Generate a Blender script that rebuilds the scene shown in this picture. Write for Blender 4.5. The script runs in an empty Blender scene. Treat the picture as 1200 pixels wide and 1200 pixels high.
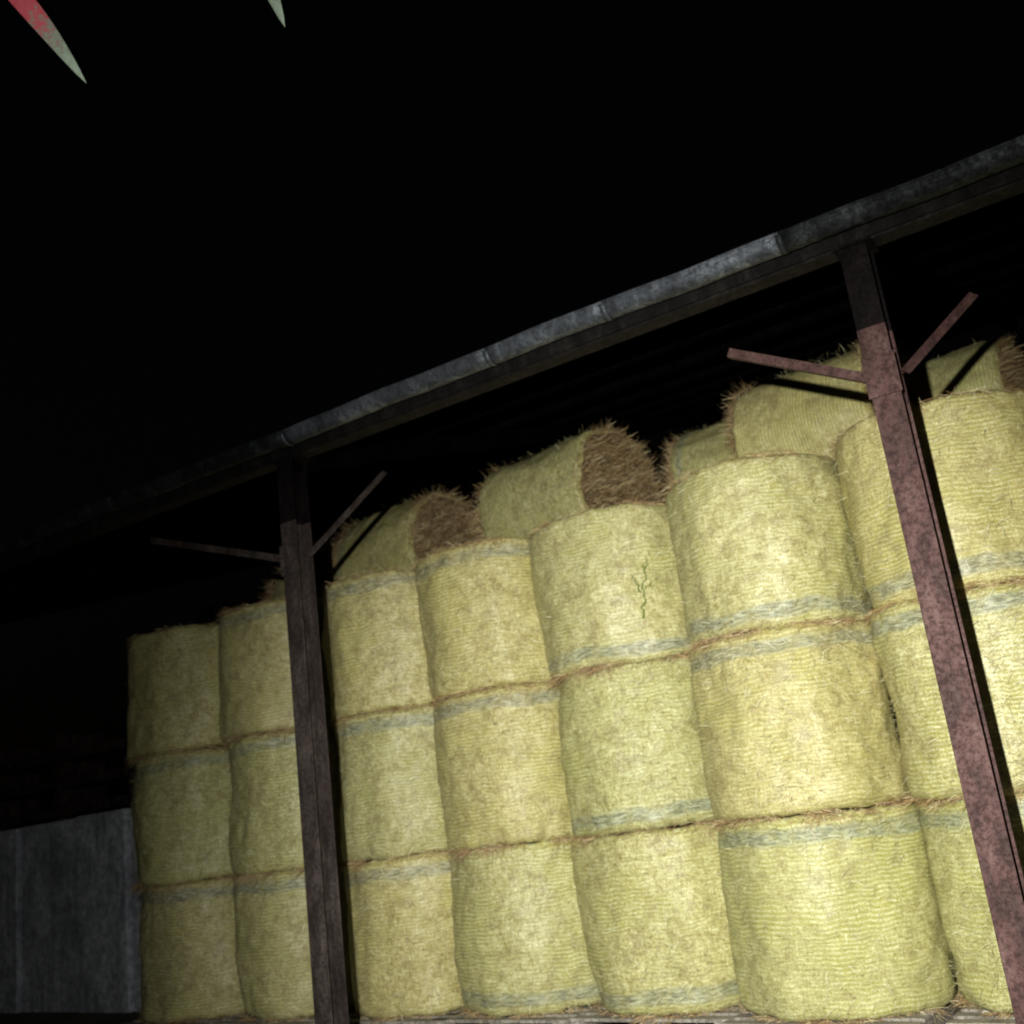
import bpy, math, random
import numpy as np
from mathutils import Vector, Matrix, noise
random.seed(7); np.random.seed(7)
D=bpy.data; scene=bpy.context.scene
scene.view_settings.view_transform='Standard'
scene.view_settings.look='None'
scene.view_settings.exposure=0

# ------------------------------------------------------------ helpers
def link(o):
    scene.collection.objects.link(o); return o
def empty(name):
    return link(D.objects.new(name,None))
def mesh_obj(name,verts,faces,mats=(),parent=None,fm=None,smooth=False,attrs=None):
    me=D.meshes.new(name); me.from_pydata([tuple(v) for v in verts],[],[tuple(f) for f in faces])
    for m in mats: me.materials.append(m)
    if fm is not None: me.polygons.foreach_set('material_index',fm)
    if smooth is True: me.polygons.foreach_set('use_smooth',[True]*len(me.polygons))
    if attrs:
        for k,vals in attrs.items():
            a=me.attributes.new(k,'FLOAT','POINT'); a.data.foreach_set('value',vals)
    me.update()
    o=link(D.objects.new(name,me))
    if parent: o.parent=parent
    return o
def box(bm,c,s,rot=None):
    x,y,z=[k/2 for k in s]; c=Vector(c)
    P=[Vector(p) for p in ((-x,-y,-z),(x,-y,-z),(x,y,-z),(-x,y,-z),(-x,-y,z),(x,-y,z),(x,y,z),(-x,y,z))]
    if rot is not None: P=[rot@p for p in P]
    i=len(bm[0]); bm[0].extend([p+c for p in P])
    for f in ((3,2,1,0),(4,5,6,7),(0,1,5,4),(1,2,6,5),(2,3,7,6),(3,0,4,7)): bm[1].append([i+k for k in f])
def bevel(o,w=.004,seg=2):
    m=o.modifiers.new('bevel','BEVEL'); m.width=w; m.segments=seg; m.limit_method='ANGLE'
class NT:
    def __init__(s,name):
        s.m=D.materials.new(name); s.m.use_nodes=True; s.t=s.m.node_tree; s.b=s.t.nodes['Principled BSDF']
    def n(s,typ,**kw):
        n=s.t.nodes.new(typ)
        for k,v in kw.items(): setattr(n,k,v)
        return n
    def l(s,a,b): s.t.links.new(a,b)
    def ramp(s,src,stops,interp='LINEAR'):
        r=s.n('ShaderNodeValToRGB'); e=r.color_ramp; e.interpolation=interp
        while len(e.elements)<len(stops): e.elements.new(.5)
        for k,(p,c) in enumerate(stops):
            e.elements[k].position=p; e.elements[k].color=(c if len(c)==4 else (*c,1)) if hasattr(c,'__len__') else (c,c,c,1)
        s.l(src,r.inputs[0]); return r.outputs[0]
    def mix(s,f,a,b,mode='MIX'):
        m=s.n('ShaderNodeMix'); m.data_type='RGBA'; m.blend_type=mode
        for sock,v in ((m.inputs[0],f),(m.inputs[6],a),(m.inputs[7],b)):
            if isinstance(v,bpy.types.NodeSocket): s.l(v,sock)
            elif hasattr(v,'__len__'): sock.default_value=(*v,1) if len(v)==3 else v
            else: sock.default_value=v
        return m.outputs[2]
    def math(s,op,a,b=0.0):
        m=s.n('ShaderNodeMath'); m.operation=op
        for k,v in ((0,a),(1,b)):
            if isinstance(v,bpy.types.NodeSocket): s.l(v,m.inputs[k])
            else: m.inputs[k].default_value=v
        return m.outputs[0]
    def noise(s,vec,scale,detail=4,rough=.6,dist=0):
        n=s.n('ShaderNodeTexNoise'); n.inputs['Scale'].default_value=scale; n.inputs['Detail'].default_value=detail
        n.inputs['Roughness'].default_value=rough; n.inputs['Distortion'].default_value=dist
        if vec is not None: s.l(vec,n.inputs['Vector'])
        return n.outputs['Fac']
    def mapping(s,vec,scale=(1,1,1),rot=(0,0,0)):
        m=s.n('ShaderNodeMapping'); m.inputs['Scale'].default_value=scale; m.inputs['Rotation'].default_value=rot; s.l(vec,m.inputs['Vector'])
        return m.outputs[0]
    def bump(s,h,strength=.5,dist=.01):
        b=s.n('ShaderNodeBump'); b.inputs['Strength'].default_value=strength; b.inputs['Distance'].default_value=dist
        s.l(h,b.inputs['Height']); s.l(b.outputs[0],s.b.inputs['Normal']); return b.outputs[0]

# ------------------------------------------------------------ materials
def bale_net():
    s=NT('bale_net_wrap')
    uv=s.n('ShaderNodeUVMap').outputs[0]
    oi=s.n('ShaderNodeObjectInfo'); rnd=oi.outputs['Random']
    cmb=s.n('ShaderNodeCombineXYZ'); s.l(s.math('MULTIPLY',rnd,37.0),cmb.inputs[0]); s.l(s.math('MULTIPLY',rnd,91.0),cmb.inputs[2])
    V=s.n('ShaderNodeVectorMath'); V.operation='ADD'; s.l(uv,V.inputs[0]); s.l(cmb.outputs[0],V.inputs[1]); v=V.outputs[0]
    fa=s.noise(s.mapping(v,(16,75,1),(0,0,.35)),1.0,3,.7)
    fb=s.noise(s.mapping(v,(60,20,1),(0,0,.55)),1.0,3,.7)
    fib=s.math('ADD',s.math('MULTIPLY',fa,.58),s.math('MULTIPLY',fb,.42))
    fine=s.noise(s.mapping(v,(120,150,1)),1.0,2,.7)
    big=s.noise(v,2.4,2,.6)
    mid=s.noise(v,8,3,.7)
    base=s.ramp(fib,[(.34,(.18,.145,.045)),(.44,(.39,.345,.12)),(.53,(.54,.495,.215)),(.66,(.76,.74,.45))])
    col=s.mix(s.ramp(big,[(.46,0),(.64,.55)]),base,(.45,.42,.085))
    col=s.mix(s.ramp(mid,[(.34,.6),(.49,0)]),col,(.26,.205,.08))
    col=s.mix(s.ramp(fine,[(.3,.7),(.5,0)]),col,(.15,.12,.045))
    col=s.mix(s.ramp(fine,[(.54,0),(.74,.6)]),col,(.88,.87,.70))
    sep=s.n('ShaderNodeSeparateXYZ'); s.l(v,sep.inputs[0])
    ph=s.math('ADD',s.math('MULTIPLY',sep.outputs[1],1/.027),s.math('ADD',s.math('MULTIPLY',mid,1.0),s.math('MULTIPLY',big,1.6)))
    cord=s.math('ABSOLUTE',s.math('SUBTRACT',s.math('FRACT',ph),.5))
    cmask=s.ramp(cord,[(.0,1),(.10,.8),(.22,0)])
    brk=s.math('MULTIPLY',s.ramp(s.math('ADD',s.math('MULTIPLY',big,.55),s.math('MULTIPLY',mid,.45)),[(.44,.05),(.58,1)]),s.ramp(fb,[(.38,.15),(.6,1)]))
    cm=s.math('MULTIPLY',cmask,brk)
    col=s.mix(s.math('MULTIPLY',cm,.50),col,(.82,.82,.66))
    gap=s.math('MULTIPLY',s.ramp(cord,[(.28,0),(.5,.48)]),brk)
    col=s.mix(gap,col,(.14,.12,.04))
    at=s.n('ShaderNodeAttribute',attribute_name='band')
    bandc=s.ramp(fa,[(.36,(.10,.105,.07)),(.48,(.22,.23,.165)),(.64,(.48,.49,.38))])
    bf=s.math('MULTIPLY',at.outputs['Fac'],s.ramp(mid,[(.32,.25),(.55,.82)]))
    col=s.mix(bf,col,bandc)
    tint=s.ramp(rnd,[(0,(.90,.94,.82)),(.35,(1,.99,.95)),(.7,(1.0,.96,.82)),(1,(.95,.99,.88))])
    col=s.mix(1.0,col,tint,'MULTIPLY')
    s.l(col,s.b.inputs['Base Color'])
    s.b.inputs['Roughness'].default_value=.65
    s.b.inputs['Coat Roughness'].default_value=.44
    s.l(s.ramp(fine,[(.40,.05),(.62,.75)]),s.b.inputs['Coat Weight'])
    s.bump(s.math('ADD',fib,s.math('MULTIPLY',fine,.5)),.8,.012)
    return s.m
def straw(name,stops):
    s=NT(name); g=s.n('ShaderNodeNewGeometry')
    s.l(s.ramp(g.outputs['Random Per Island'],stops),s.b.inputs['Base Color']); s.b.inputs['Roughness'].default_value=.6
    return s.m
M_net=bale_net()
M_fringe=straw('straw_fringe',[(0,(.16,.085,.035)),(.35,(.34,.21,.09)),(.7,(.48,.34,.15)),(1,(.64,.55,.32))])
M_pale=straw('straw_pale',[(0,(.26,.22,.08)),(.5,(.54,.50,.23)),(1,(.80,.79,.54))])
def cap_mat():
    s=NT('bale_cut_end')
    tc=s.n('ShaderNodeTexCoord').outputs['Object']
    a=s.noise(s.mapping(tc,(30,30,60)),1.0,5,.75,1.5)
    col=s.ramp(a,[(.3,(.035,.022,.010)),(.5,(.16,.10,.045)),(.7,(.36,.27,.13))])
    s.l(col,s.b.inputs['Base Color']); s.b.inputs['Roughness'].default_value=.85
    s.bump(a,1,.04); return s.m
M_cap=cap_mat()
def rust(name,c1,c2,c3,rough=.6,metal=0.0,sc=1,bmp=.4,spec=.5):
    s=NT(name); tc=s.n('ShaderNodeTexCoord').outputs['Object']
    a=s.noise(s.mapping(tc,(9*sc,9*sc,3*sc)),1.0,4,.7,.5); b=s.noise(tc,45*sc,3,.7)
    col=s.ramp(a,[(.35,c1),(.52,c2),(.70,c3)])
    col=s.mix(s.ramp(b,[(.38,.6),(.55,0)]),col,[k*.35 for k in c1])
    s.l(col,s.b.inputs['Base Color']); s.l(s.ramp(b,[(.3,rough+.2),(.7,rough-.1)]),s.b.inputs['Roughness'])
    s.b.inputs['Specular IOR Level'].default_value=spec
    s.b.inputs['Metallic'].default_value=metal; s.bump(b,bmp,.004); return s.m
M_post=rust('red_oxide_steel',(.034,.016,.014),(.074,.034,.030),(.115,.066,.058),rough=.65,spec=.25)
M_post2=rust('weathered_brown_steel',(.024,.017,.015),(.050,.037,.032),(.10,.08,.07),rough=.65,spec=.25)
M_postdark=rust('shaded_steel',(.004,.003,.003),(.007,.005,.005),(.014,.010,.010),rough=.7,spec=.08)  # post steel turned near black; eaves shade put into the colour
M_beam=rust('eaves_beam_paint',(.005,.004,.004),(.011,.009,.009),(.026,.022,.019),spec=.15)
M_under=rust('unlit_roof_timber',(.0015,.0015,.0015),(.003,.0027,.0025),(.006,.005,.005),rough=.8,spec=.0)  # near-black colour stands in for the unlit underside of the roof
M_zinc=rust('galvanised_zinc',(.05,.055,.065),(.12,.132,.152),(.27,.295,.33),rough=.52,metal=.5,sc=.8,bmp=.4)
M_zinc2=rust('dimmed_zinc',(.010,.011,.012),(.028,.030,.033),(.07,.075,.08),rough=.58,metal=.4,sc=.8,bmp=.4,spec=.2)  # darker copy of the zinc, with the torch falloff put into its colour
M_wood=rust('pallet_wood',(.16,.14,.11),(.32,.29,.24),(.50,.47,.40),rough=.8)
M_dwood=rust('dark_boards',(.020,.013,.012),(.048,.031,.027),(.095,.068,.056),rough=.8,spec=.1)
def concrete():
    s=NT('weathered_concrete'); tc=s.n('ShaderNodeTexCoord').outputs['Object']
    a=s.noise(s.mapping(tc,(1.8,1.8,1.1)),1.0,7,.75,.6); b=s.noise(tc,14,6,.75); c=s.noise(s.mapping(tc,(7,7,.8)),1.0,4,.6)
    col=s.ramp(a,[(.36,(.22,.235,.27)),(.5,(.48,.50,.555)),(.60,(.68,.70,.76))])
    col=s.mix(s.ramp(b,[(.40,.65),(.56,0)]),col,(.17,.18,.205))
    col=s.mix(s.ramp(c,[(.34,.45),(.48,0)]),col,(.15,.158,.17))
    s.l(col,s.b.inputs['Base Color']); s.b.inputs['Roughness'].default_value=.85; s.bump(b,.9,.02); return s.m
M_conc=concrete()
def ground_mat():
    s=NT('trodden_earth'); tc=s.n('ShaderNodeTexCoord').outputs['Object']
    a=s.noise(tc,1.5,7,.65); b=s.noise(tc,25,5,.7)
    col=s.ramp(a,[(.35,(.045,.04,.03)),(.55,(.09,.075,.055)),(.7,(.14,.12,.08))])
    s.l(col,s.b.inputs['Base Color']); s.b.inputs['Roughness'].default_value=.95; s.bump(b,.7,.02); return s.m

mesh_obj('ground',[(-400,-400,0),(400,-400,0),(400,400,0),(-400,400,0)],[(0,1,2,3)],[ground_mat()])

# ------------------------------------------------------------ bales
BH=1.157; BZ=.14
def strands(verts,faces,items):
    for p,d,nrm,L,w,droop in items:
        side=d.cross(nrm)
        if side.length<1e-4: side=Vector((0,0,1))
        side.normalize(); a=len(verts)
        p1=p+d*L*.5+Vector((0,0,-droop*.25*L)); p2=p+d*L+Vector((0,0,-droop*L))
        verts.extend([p-side*w,p+side*w,p1+side*w,p1-side*w,p2+side*w*.4,p2-side*w*.4])
        faces.append((a,a+1,a+2,a+3)); faces.append((a+3,a+2,a+4,a+5))
def make_bale_mesh(name,R,H,bands,seed,detail=1.0,endstraw=False):
    rs=random.Random(seed)
    NS=int(112*detail); prof=[]; er=.055
    prof.append((-.50,0)); prof.append((-.25,0.0))
    for k in range(5):
        a=k/4*math.pi/2; prof.append((-er+er*math.sin(a),er-er*math.cos(a)))
    nz=int(44*detail)
    for k in range(1,nz): prof.append((0,er+(H-2*er)*k/nz))
    for k in range(5):
        a=k/4*math.pi/2; prof.append((-er+er*math.cos(a),H-er+er*math.sin(a)))
    prof.append((-.25,H)); prof.append((-.50,H))
    verts=[];band=[]
    off=Vector((seed*3.1,seed*1.7,seed*.9))
    sq=rs.uniform(-.018,.018); sqa=rs.uniform(0,6.28); bul=rs.uniform(.005,.03); tap=rs.uniform(-.03,.03)
    for (dr,z) in prof:
        t=z/H
        for k in range(NS):
            a=2*math.pi*k/NS; ca,sa=math.cos(a),math.sin(a); r=R+dr
            if dr>-.2:
                n1=noise.noise(Vector((ca*1.8,sa*1.8,z*1.6))+off)
                n2=noise.noise(Vector((ca*6,sa*6,z*7))+off)
                n3=noise.noise(Vector((ca*12,sa*12,z*24))+off)
                r+=n1*.050+n2*.016+n3*.007+bul*(1-(2*t-1)**2)+tap*(t-.5)+sq*math.cos(2*(a-sqa))
                zz=z+(noise.noise(Vector((ca*2.2,sa*2.2,7*t))+off*2)*.020+noise.noise(Vector((ca*8,sa*8,7*t))+off*2)*.012)
            else: zz=z+noise.noise(Vector((ca*2+dr*5,sa*2,7*t))+off)*.02
            verts.append(Vector((ca*r,sa*r,zz)))
            b=0; wav=noise.noise(Vector((ca*2,sa*2,0))+off)*.025
            for (c,hw) in bands:
                q=abs(z+wav-c); b=max(b,min(1,max(0,(hw-q)/.014+.5)))
            band.append(b)
    nr=len(prof); faces=[]; fm=[]; fuv=[]
    for i in range(nr-1):
        cap=(i<2 or i>=nr-3)
        for k in range(NS):
            k2=(k+1)%NS
            faces.append((i*NS+k,i*NS+k2,(i+1)*NS+k2,(i+1)*NS+k)); fm.append(1 if cap else 0)
            u0=k/NS*2*math.pi*R; u1=(k+1)/NS*2*math.pi*R
            z0=prof[i][1]+prof[i][0]*.5; z1=prof[i+1][1]+prof[i+1][0]*.5
            fuv.append(((u0,z0),(u1,z0),(u1,z1),(u0,z1)))
    c0=len(verts); verts.append(Vector((0,0,0))); band.append(0)
    c1=len(verts); verts.append(Vector((0,0,H))); band.append(0)
    for k in range(NS):
        k2=(k+1)%NS
        faces.append((c0,k2,k)); fm.append(1); fuv.append(((0,0),)*3)
        faces.append((c1,(nr-1)*NS+k,(nr-1)*NS+k2)); fm.append(1); fuv.append(((0,0),)*3)
    ns=len(faces); sv=[];sf=[];items=[]
    N=int(1600*detail)
    for rim in (0,1):
        for _ in range(N):
            a=rs.uniform(0,2*math.pi)
            cl=noise.noise(Vector((math.cos(a)*4,math.sin(a)*4,rim*9))+off)
            if rs.random()>.45+cl: continue
            rad=Vector((math.cos(a),math.sin(a),0)); tan=Vector((-rad.y,rad.x,0))
            z=(H-rs.uniform(-.006,.035)) if rim else rs.uniform(-.006,.02)
            p=rad*(R+rs.uniform(-.06,.012))+Vector((0,0,z))
            d=(rad*rs.uniform(.1,1)+tan*rs.uniform(-1.5,1.5)+Vector((0,0,rs.uniform(-.5,.35)))).normalized()
            L=rs.uniform(.025,.085)*(1+max(0,cl)*2.0)
            items.append((p,d,rad,L,rs.uniform(.0008,.0018),rs.uniform(0,.5)))
    nf=len(items); M=int(2200*detail)
    for _ in range(M):
        a=rs.uniform(0,2*math.pi); rad=Vector((math.cos(a),math.sin(a),0)); tan=Vector((-rad.y,rad.x,0))
        p=rad*(R+rs.uniform(.0,.03))+Vector((0,0,rs.uniform(.03,H-.03)))
        d=(rad*rs.uniform(.0,.35)+tan*rs.uniform(-1,1)+Vector((0,0,rs.uniform(-.8,.8)))).normalized()
        items.append((p,d,rad,rs.uniform(.02,.09),rs.uniform(.0008,.0018),rs.uniform(0,.3)))
    if endstraw:
        for _ in range(9000):
            a=rs.uniform(0,2*math.pi); rr=R*math.sqrt(rs.random()); up=rs.choice((0,1))
            rad=Vector((math.cos(a),math.sin(a),0)); n=Vector((0,0,1 if up else -1))
            p=rad*rr+Vector((0,0,H-.01 if up else .01))
            d=(n*rs.uniform(.15,1.0)+Vector((rs.uniform(-1,1),rs.uniform(-1,1),0))).normalized()
            items.append((p,d,n,rs.uniform(.04,.16),rs.uniform(.0012,.0028),0))
    strands(sv,sf,items)
    b0=len(verts); verts+=sv; band+=[0]*len(sv)
    for j,f in enumerate(sf):
        faces.append(tuple(b0+k for k in f)); it=j//2
        fm.append(2 if (it<nf or it>=nf+M) else 3)
    me=D.meshes.new(name); me.from_pydata([tuple(v) for v in verts],[],faces)
    for m in (M_net,M_cap,M_fringe,M_pale): me.materials.append(m)
    me.polygons.foreach_set('material_index',fm)
    me.polygons.foreach_set('use_smooth',[True]*ns+[False]*len(sf))
    at=me.attributes.new('band','FLOAT','POINT'); at.data.foreach_set('value',band)
    ul=me.uv_layers.new(name='UVMap'); flat=[]
    for q in fuv:
        for c in q: flat.extend(c)
    flat+=[0.0]*(len(me.loops)*2-len(flat)); ul.data.foreach_set('uv',flat)
    me.update(); return me
T=(BH-.115,.045); B=(.105,.045)
cols=[(-8.60,7.00,(.62,.62,.62),[[T],[T],[]]),
      (-7.34,7.05,(.62,.62,.62),[[T],[T],[T]]),
      (-6.12,7.15,(.61,.61,.61),[[T],[T],[T]]),
      (-5.03,7.20,(.63,.62,.61),[[B],[T],[T]]),
      (-3.86,7.24,(.65,.63,.64),[[B],[B],[B]]),
      (-2.63,7.10,(.645,.61,.60),[[T],[T],[B]]),
      (-1.33,7.14,(.63,.64,.64),[[T],[T],[B]]),
      (-.02,7.22,(.65,.65,.66),[[T],[T],[B]])]
sd=1
for (x,y,RR,bl) in cols:
    for lv in range(3):
        sd+=1
        me=make_bale_mesh('hay_bale',RR[lv],BH,bl[lv],sd)
        o=link(D.objects.new('hay_bale',me))
        o.location=(x+random.uniform(-.035,.035),y+random.uniform(-.04,.04),BZ+lv*BH)
        o.rotation_euler=(random.uniform(-.012,.012),random.uniform(-.012,.012),random.uniform(0,6.28))
back=[make_bale_mesh('hay_bale_rear',.63,BH,[T],80+k,.4) for k in range(2)]
for i in range(8):
    for lv in range(3):
        o=link(D.objects.new('hay_bale',back[(i+lv)%2]))
        o.location=(-8.6+i*1.31,8.55+random.uniform(-.03,.03),BZ+lv*BH)
        o.rotation_euler=(0,0,random.uniform(0,6.28))
def lying(x0,yc,yaw,seed,R=.60,L=1.18):
    me=make_bale_mesh('hay_bale',R,L,[(.1,.04)] if seed%2 else [],seed,.8,True)
    o=link(D.objects.new('hay_bale',me)); zc=BZ+3*BH+R+.01
    o.matrix_world=Matrix.Translation((x0,yc,zc))@Matrix.Rotation(yaw,4,'Z')@Matrix.Rotation(math.pi/2,4,'Y')@Matrix.Rotation(random.uniform(0,6),4,'Z')
lying(-7.62,8.62,-.12,101,R=.58,L=1.2)
lying(-5.62,8.60,-.16,102,R=.60,L=1.28)
lying(-4.05,9.3,.1,103)
lying(-3.0,8.55,-.10,104,L=1.15,R=.58)
lying(-1.86,9.3,-.05,105,L=.80,R=.56)
lying(-.15,10.4,.04,106,R=.55)
lying(-8.95,8.8,-.05,107,R=.50)

# a green stalk caught in the net of one bale
M_twig=straw('green_stalk',[(0,(.13,.20,.03)),(1,(.20,.28,.05))])
tv=[];tf=[]
def wob_stalk(th0,z0,th1,z1,w,cx,cy,R,rnd):
    N=14
    for i in range(N+1):
        t=i/N; th=th0+(th1-th0)*t+rnd.uniform(-.025,.025); z=z0+(z1-z0)*t+rnd.uniform(-.012,.012)
        rr=R+.042; p=Vector((cx+math.sin(th)*rr,cy-math.cos(th)*rr,z)); tan=Vector((math.cos(th),math.sin(th),0))
        ww=w*(1-.6*t); tv.extend([p-tan*ww,p+tan*ww,p+Vector((math.sin(th),-math.cos(th),0))*ww])
        if i:
            a=len(tv)-6
            for q in range(3): tf.append((a+q,a+(q+1)%3,a+3+(q+1)%3,a+3+q))
rn=random.Random(5)
for (t0,z0,t1,z1,ww) in ((.62,2.72,.74,3.12,.006),(.68,2.92,.86,3.02,.005),(.67,2.90,.58,3.04,.005),(.72,3.05,.80,3.22,.004)):
    wob_stalk(t0,z0,t1,z1,ww,-3.86,7.24,.64,rn)
mesh_obj('green_stalk',tv,tf,[M_twig])

# ------------------------------------------------------------ pallets
def pallet(x,y,yaw=0):
    b=([],[])
    for k in range(7): box(b,(0,-.5+k*1.0/6,.125),(1.2,.10,.022))
    for k in range(3): box(b,(-.54+k*.54,0,.069),(.10,1.1,.09))
    for k in range(3): box(b,(-.54+k*.54,0,.013),(.10,1.1,.02))
    o=mesh_obj('wooden_pallet',b[0],b[1],[M_wood]); o.location=(x,y,0); o.rotation_euler=(0,0,yaw); bevel(o,.003)
for i,c in enumerate(cols): pallet(c[0]+.02*(-1)**i,c[1]-.10,random.uniform(-.02,.02))
for i in range(8): pallet(-8.6+i*1.31,8.55)

# ------------------------------------------------------------ barn
barn=empty('hay_barn')
YP=5.40; YG=5.26; ZG=4.36; XL,XR=-17.5,7.0
BB=ZG-.13
def hpost(x,y,z0,z1,mat,name,w=.15):
    b=([],[]); t=.011; h=z1-z0; zc=(z0+z1)/2
    box(b,(x,y-w/2,zc),(w,t,h)); box(b,(x,y+w/2,zc),(w,t,h)); box(b,(x,y,zc),(t-.002,w-t-.002,h-.004))
    o=mesh_obj(name,b[0],b[1],[mat],barn); bevel(o,.003); return o
def brace(p,q,mat,w=.045):
    p=Vector(p);q=Vector(q); d=(q-p); L=d.length; d.normalize()
    s=d.cross(Vector((0,-1,0))).normalized(); u=s.cross(d)
    rot=Matrix((s,d,u)).transposed(); b=([],[]); c=(p+q)/2
    box(b,c,(.006,L,w),rot); box(b,c+rot@Vector((w/2+.003,0,w/2-.003)),(w,L,.006),rot)
    return mesh_obj('knee_brace',b[0],b[1],[mat],barn)
posts=[(-15.6,M_post2,(1.2,.35),(.4,.4,.5)),(-10.5,M_post2,(1.2,.35),(.4,.4,.5)),
       (-5.44,M_post2,(1.55,.50),(.42,.45,.62)),(-1.22,M_post,(.80,.40),(.38,.30,.42)),(3.1,M_post,(1.0,.4),(.4,.4,.5))]
ZR=ZG-.62
for x,mat,bl,br in posts:
    hpost(x,YP,0,ZR,mat,'steel_post'); hpost(x,YP,ZR,BB,M_postdark,'post_head',.148)  # top of the post coloured as if in shadow below the eaves
    b=([],[]); zb=ZG-.90
    box(b,(x,YP,.012),(.28,.28,.024)); box(b,(x,YP-.088,zb),(.17,.012,.22))
    mesh_obj('post_plates',b[0],b[1],[mat],barn)
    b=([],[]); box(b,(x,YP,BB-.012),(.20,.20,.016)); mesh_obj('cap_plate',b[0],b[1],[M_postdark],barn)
    brace((x-.08,YP-.02,zb),(x-bl[0],YP-.02,zb+bl[1]),mat)
    brace((x+.08,YP+.02,zb+.02),(x+br[0]+.08,YP+br[1],zb+br[2]),mat)
b=([],[]); xc=(XL+XR)/2; LX=XR-XL
box(b,(xc,YP+.02,BB+.06),(LX,.13,.12)); o=mesh_obj('eaves_beam',b[0],b[1],[M_beam],barn); bevel(o,.006)
b=([],[]); box(b,(xc,YP-.050,ZG-.04),(LX,.024,.15)); mesh_obj('fascia_board',b[0],b[1],[M_beam],barn)
r=.076
def sag(x): return .005*math.sin(x*1.5)+.004*math.sin(x*4.1+1)+.002*math.sin(x*9.7)
prof=[(r+.006,.012)]
for k in range(17):
    a=math.pi*k/16; prof.append((math.cos(a)*r,-math.sin(a)*r))
prof+=[(-r-.012,.002),(-r-.012,.014),(-r,.016)]
n=len(prof)
joints=[XL,-15.2,-13.2,-11.2,-9.2,-7.2,-5.3,-3.5,-2.65,-1.55,.4,2.4,4.4,XR]
for j in range(len(joints)-1):
    xa,xb=joints[j],joints[j+1]; gv=[];gf=[]; NX=max(4,int((xb-xa)*12))
    for i in range(NX+1):
        x=xa+(xb-xa)*i/NX
        for (a,c) in prof: gv.append((x,YG-.01+a,ZG+c+sag(x)))
    for i in range(NX):
        for k in range(n-1): gf.append((i*n+k,(i+1)*n+k,(i+1)*n+k+1,i*n+k+1))
    mt=M_zinc if -6<=(xa+xb)/2<=-1.9 else M_zinc2  # outer sections take the darker copy, painting in the light's fade
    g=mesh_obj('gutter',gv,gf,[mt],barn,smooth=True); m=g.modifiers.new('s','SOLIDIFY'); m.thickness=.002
    x=xa-.02; vv=[];ff=[]
    for i in range(2):
        for k in range(17):
            a=math.pi*k/16; rr=r+.0035; vv.append((x+i*.035,YG-.01+math.cos(a)*rr,ZG+sag(x)-math.sin(a)*rr))
    for k in range(16): ff.append((k,17+k,18+k,k+1))
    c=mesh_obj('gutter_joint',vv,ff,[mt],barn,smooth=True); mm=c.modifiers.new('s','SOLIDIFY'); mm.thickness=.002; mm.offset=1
rv=[];rf=[];NXr=1200; sl=math.tan(math.radians(16)); y0=YG; y1=15.5; zr=ZG+.05
for i in range(NXr+1):
    x=XL-.2+(LX+.4)*i/NXr; w=.018*math.cos(i*math.pi/3)
    for (y,z) in ((y0,zr),(y1,zr+(y1-y0)*sl)): rv.append((x,y,z+w))
for i in range(NXr): rf.append((i*2,i*2+1,i*2+3,i*2+2))
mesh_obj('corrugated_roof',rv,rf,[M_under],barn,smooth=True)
b=([],[])
for k in range(8):
    y=YP+.35+k*1.3; box(b,(xc,y,zr+(y-y0)*sl-.09),(LX,.07,.12))
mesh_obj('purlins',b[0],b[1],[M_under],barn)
b=([],[]); rot=Matrix.Rotation(math.atan(sl),3,'X')
for pp in posts:
    L=(15.2-YP)/math.cos(math.atan(sl)); ym=(15.2+YP)/2
    box(b,(pp[0],ym,zr+(ym-y0)*sl-.24),(.09,L,.17),rot)
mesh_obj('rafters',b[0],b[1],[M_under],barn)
b=([],[]); x=XL
while x<XR:
    w=.19; box(b,(x+w/2,15.0+random.uniform(-.01,.01),3.2),(w-.012,.025,6.4)); x+=w
mesh_obj('back_wall_boards',b[0],b[1],[M_dwood],barn)
pv=Vector((-3.9,5.4,0)); barn.matrix_world=Matrix.Translation(pv)@Matrix.Rotation(math.radians(2.2),4,'Z')@Matrix.Translation(-pv)

# ------------------------------------------------------------ low concrete wall
wall=empty('concrete_wall'); x=-9.40; k=0
for w in (.52,.66,.92,1.2,1.2,1.2,1.2,1.2):
    b=([],[])
    box(b,(x-w/2,7.55+.05*(k%2),1.04+random.uniform(-.035,.035)),(w-.02,.14,2.10))
    o=mesh_obj('panel',b[0],b[1],[M_conc],wall); bevel(o,.015); x-=w; k+=1
b=([],[])
for j in range(9):
    for q in range(3):
        rot=Matrix.Rotation(random.uniform(-.02,.02),3,'Z')@Matrix.Rotation(random.uniform(-.01,.01),3,'Y')
        box(b,(-12.8+random.uniform(-.5,.5),8.6+.22*q,.10+.36*j),(5.0,.18,.12),rot)
    for xx in (-15,-13.4,-11.8,-10.6): box(b,(xx,8.8,.28+.36*j),(.10,.7,.21))
mesh_obj('timber_stack',b[0],b[1],[M_dwood])

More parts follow.
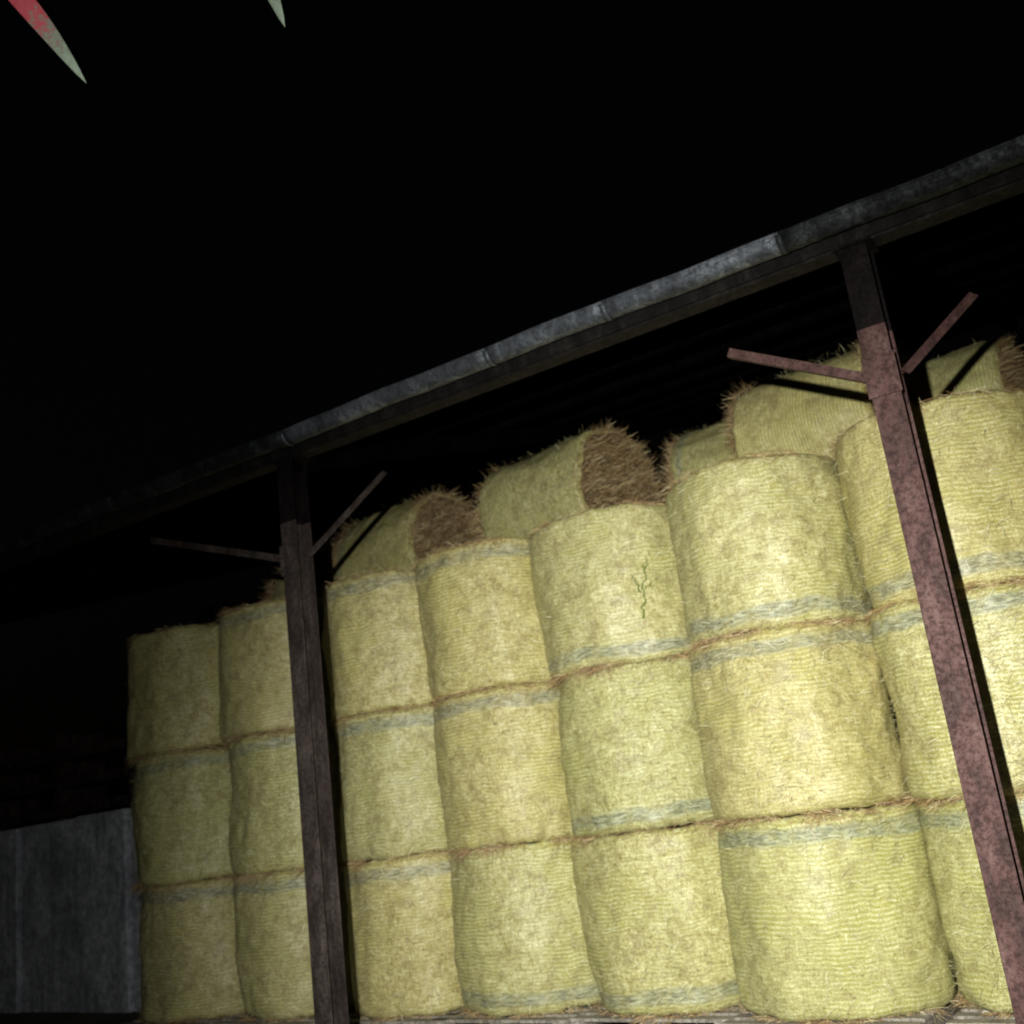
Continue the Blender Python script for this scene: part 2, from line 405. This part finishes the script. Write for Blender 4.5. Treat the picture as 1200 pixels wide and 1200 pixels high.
# ------------------------------------------------------------ overhanging red-leaved tree
def leaf_mat():
    s=NT('red_green_leaf'); at=s.n('ShaderNodeAttribute',attribute_name='t')
    tc=s.n('ShaderNodeTexCoord').outputs['Object']; nz=s.noise(tc,90,4,.7)
    q=s.math('ADD',at.outputs['Fac'],s.math('MULTIPLY',s.math('SUBTRACT',nz,.5),.85))
    col=s.ramp(q,[(.0,(.10,.010,.013)),(.54,(.15,.020,.027)),(.66,(.075,.055,.045)),(.76,(.07,.088,.065)),(1,(.10,.125,.095))])
    s.l(col,s.b.inputs['Base Color']); s.b.inputs['Roughness'].default_value=.5; return s.m
M_leaf=leaf_mat(); M_bark=rust('bark',(.04,.03,.02),(.09,.07,.05),(.14,.11,.08),rough=.9)
tree=empty('red_leaved_tree')
def tube(pts,rads,name,mat,par,ns=10):
    v=[];f=[]
    for i,p in enumerate(pts):
        p=Vector(p); d=(Vector(pts[min(i+1,len(pts)-1)])-Vector(pts[max(i-1,0)])).normalized()
        a=d.cross(Vector((.3,.9,.1))).normalized(); c=d.cross(a)
        for k in range(ns):
            t=2*math.pi*k/ns; v.append(p+(a*math.cos(t)+c*math.sin(t))*rads[i])
    for i in range(len(pts)-1):
        for k in range(ns): f.append((i*ns+k,i*ns+(k+1)%ns,(i+1)*ns+(k+1)%ns,(i+1)*ns+k))
    return mesh_obj(name,v,f,[mat],par,smooth=True)
tube([(-2.5,.0,0),(-2.47,.04,1),(-2.52,.1,2),(-2.45,.2,2.9),(-2.3,.35,3.6),(-2.2,.5,4.3)],[.07,.06,.052,.045,.035,.015],'trunk',M_bark,tree)
tube([(-2.45,.2,2.95),(-2.15,.6,3.45),(-1.8,.92,3.55),(-1.45,1.15,3.56),(-1.1,1.4,3.62)],[.03,.02,.014,.009,.004],'branch_1',M_bark,tree)
tube([(-2.3,.35,3.6),(-2.0,.3,4.0),(-1.6,.5,4.3)],[.025,.015,.004],'branch_2',M_bark,tree)
lv=[];lf=[];lt=[]
def leaf(base,tip,w,nrm=None):
    base=Vector(base);tip=Vector(tip); d=tip-base; L=d.length; d.normalize()
    if nrm is None: nrm=Vector((random.uniform(-1,1),random.uniform(-1,1),random.uniform(-1,1)))
    s=d.cross(nrm).normalized(); n=s.cross(d); a=len(lv); N=14
    for i in range(N+1):
        t=i/N; ww=w*(math.sin(math.pi*min(1,t**.8))**.8+.03)*(1 if t<.98 else .3); c=base+d*L*t+Vector((0,0,.05*L*math.sin(math.pi*t)))
        lv.extend([c-s*ww+n*ww*.35,c,c+s*ww+n*ww*.35]); lt.extend([t]*3)
    for i in range(N):
        for k in (0,1): lf.append((a+i*3+k,a+i*3+k+1,a+i*3+4+k,a+i*3+3+k))
leaf((-1.79,.97,3.40),(-1.66,1.13,3.10),.021,Vector((.6,-.6,-.5)))
leaf((-1.34,1.27,3.42),(-1.30,1.35,3.16),.020,Vector((.6,-.6,-.4)))
for _ in range(60):
    t=random.random(); q=Vector((-2.2,.55,3.5)).lerp(Vector((-1.1,1.4,3.66)),t) if random.random()<.6 else Vector((-2.25,.4,3.9)).lerp(Vector((-1.6,.5,4.35)),t)
    leaf(q,q+Vector((random.uniform(-.12,.12),random.uniform(-.12,.12),random.uniform(.03,.26))),.02)
mesh_obj('leaves',lv,lf,[M_leaf],tree,smooth=True,attrs={'t':lt})

# ------------------------------------------------------------ night sky
w=D.worlds.new('World'); scene.world=w; w.use_nodes=True
nt=w.node_tree; sky=nt.nodes.new('ShaderNodeTexSky'); sky.sky_type='NISHITA'; sky.sun_disc=False
sky.sun_elevation=math.radians(-4); sky.sun_rotation=math.radians(200)
bg=nt.nodes['Background']; nt.links.new(sky.outputs[0],bg.inputs[0]); bg.inputs[1].default_value=.045

# ------------------------------------------------------------ camera
f=1250;p=math.radians(15.4);r_=math.radians(7.4);h=math.radians(33.6)
H=Vector((-math.sin(h),math.cos(h),0));U=Vector((0,0,1));Rr=H.cross(U)
F=H*math.cos(p)+U*math.sin(p);Up=U*math.cos(p)-H*math.sin(p)
ri=Rr*math.cos(r_)-Up*math.sin(r_); ui=Rr*math.sin(r_)+Up*math.cos(r_)
cam=D.cameras.new('camera'); co=link(D.objects.new('camera',cam)); C=Vector((0,0,1.56))
co.matrix_world=Matrix.Translation(C)@Matrix((ri,ui,-F)).transposed().to_4x4()
cam.sensor_width=36; cam.lens=36*f/1200; cam.clip_end=2000; cam.clip_start=.05
cam.dof.use_dof=True; cam.dof.focus_distance=3.2; cam.dof.aperture_fstop=3.4
scene.camera=co

# ------------------------------------------------------------ hand torch: bright centre and weak spill
def spot(name,e,size,du,dv):
    L=D.lights.new(name,'SPOT'); L.energy=e; L.spot_size=math.radians(size); L.spot_blend=1.0; L.shadow_soft_size=.03
    L.color=(1.0,1.0,.94)
    lo=link(D.objects.new(name,L)); lo.location=C-Rr*.42+U*.5-H*.1
    tgt=C+(F+ri*(du/f)-ui*(dv/f))*7
    lo.rotation_euler=(tgt-lo.location).to_track_quat('-Z','Y').to_euler()
spot('torch',3400,67,290,370)
spot('torch_spill',470,128,80,100)
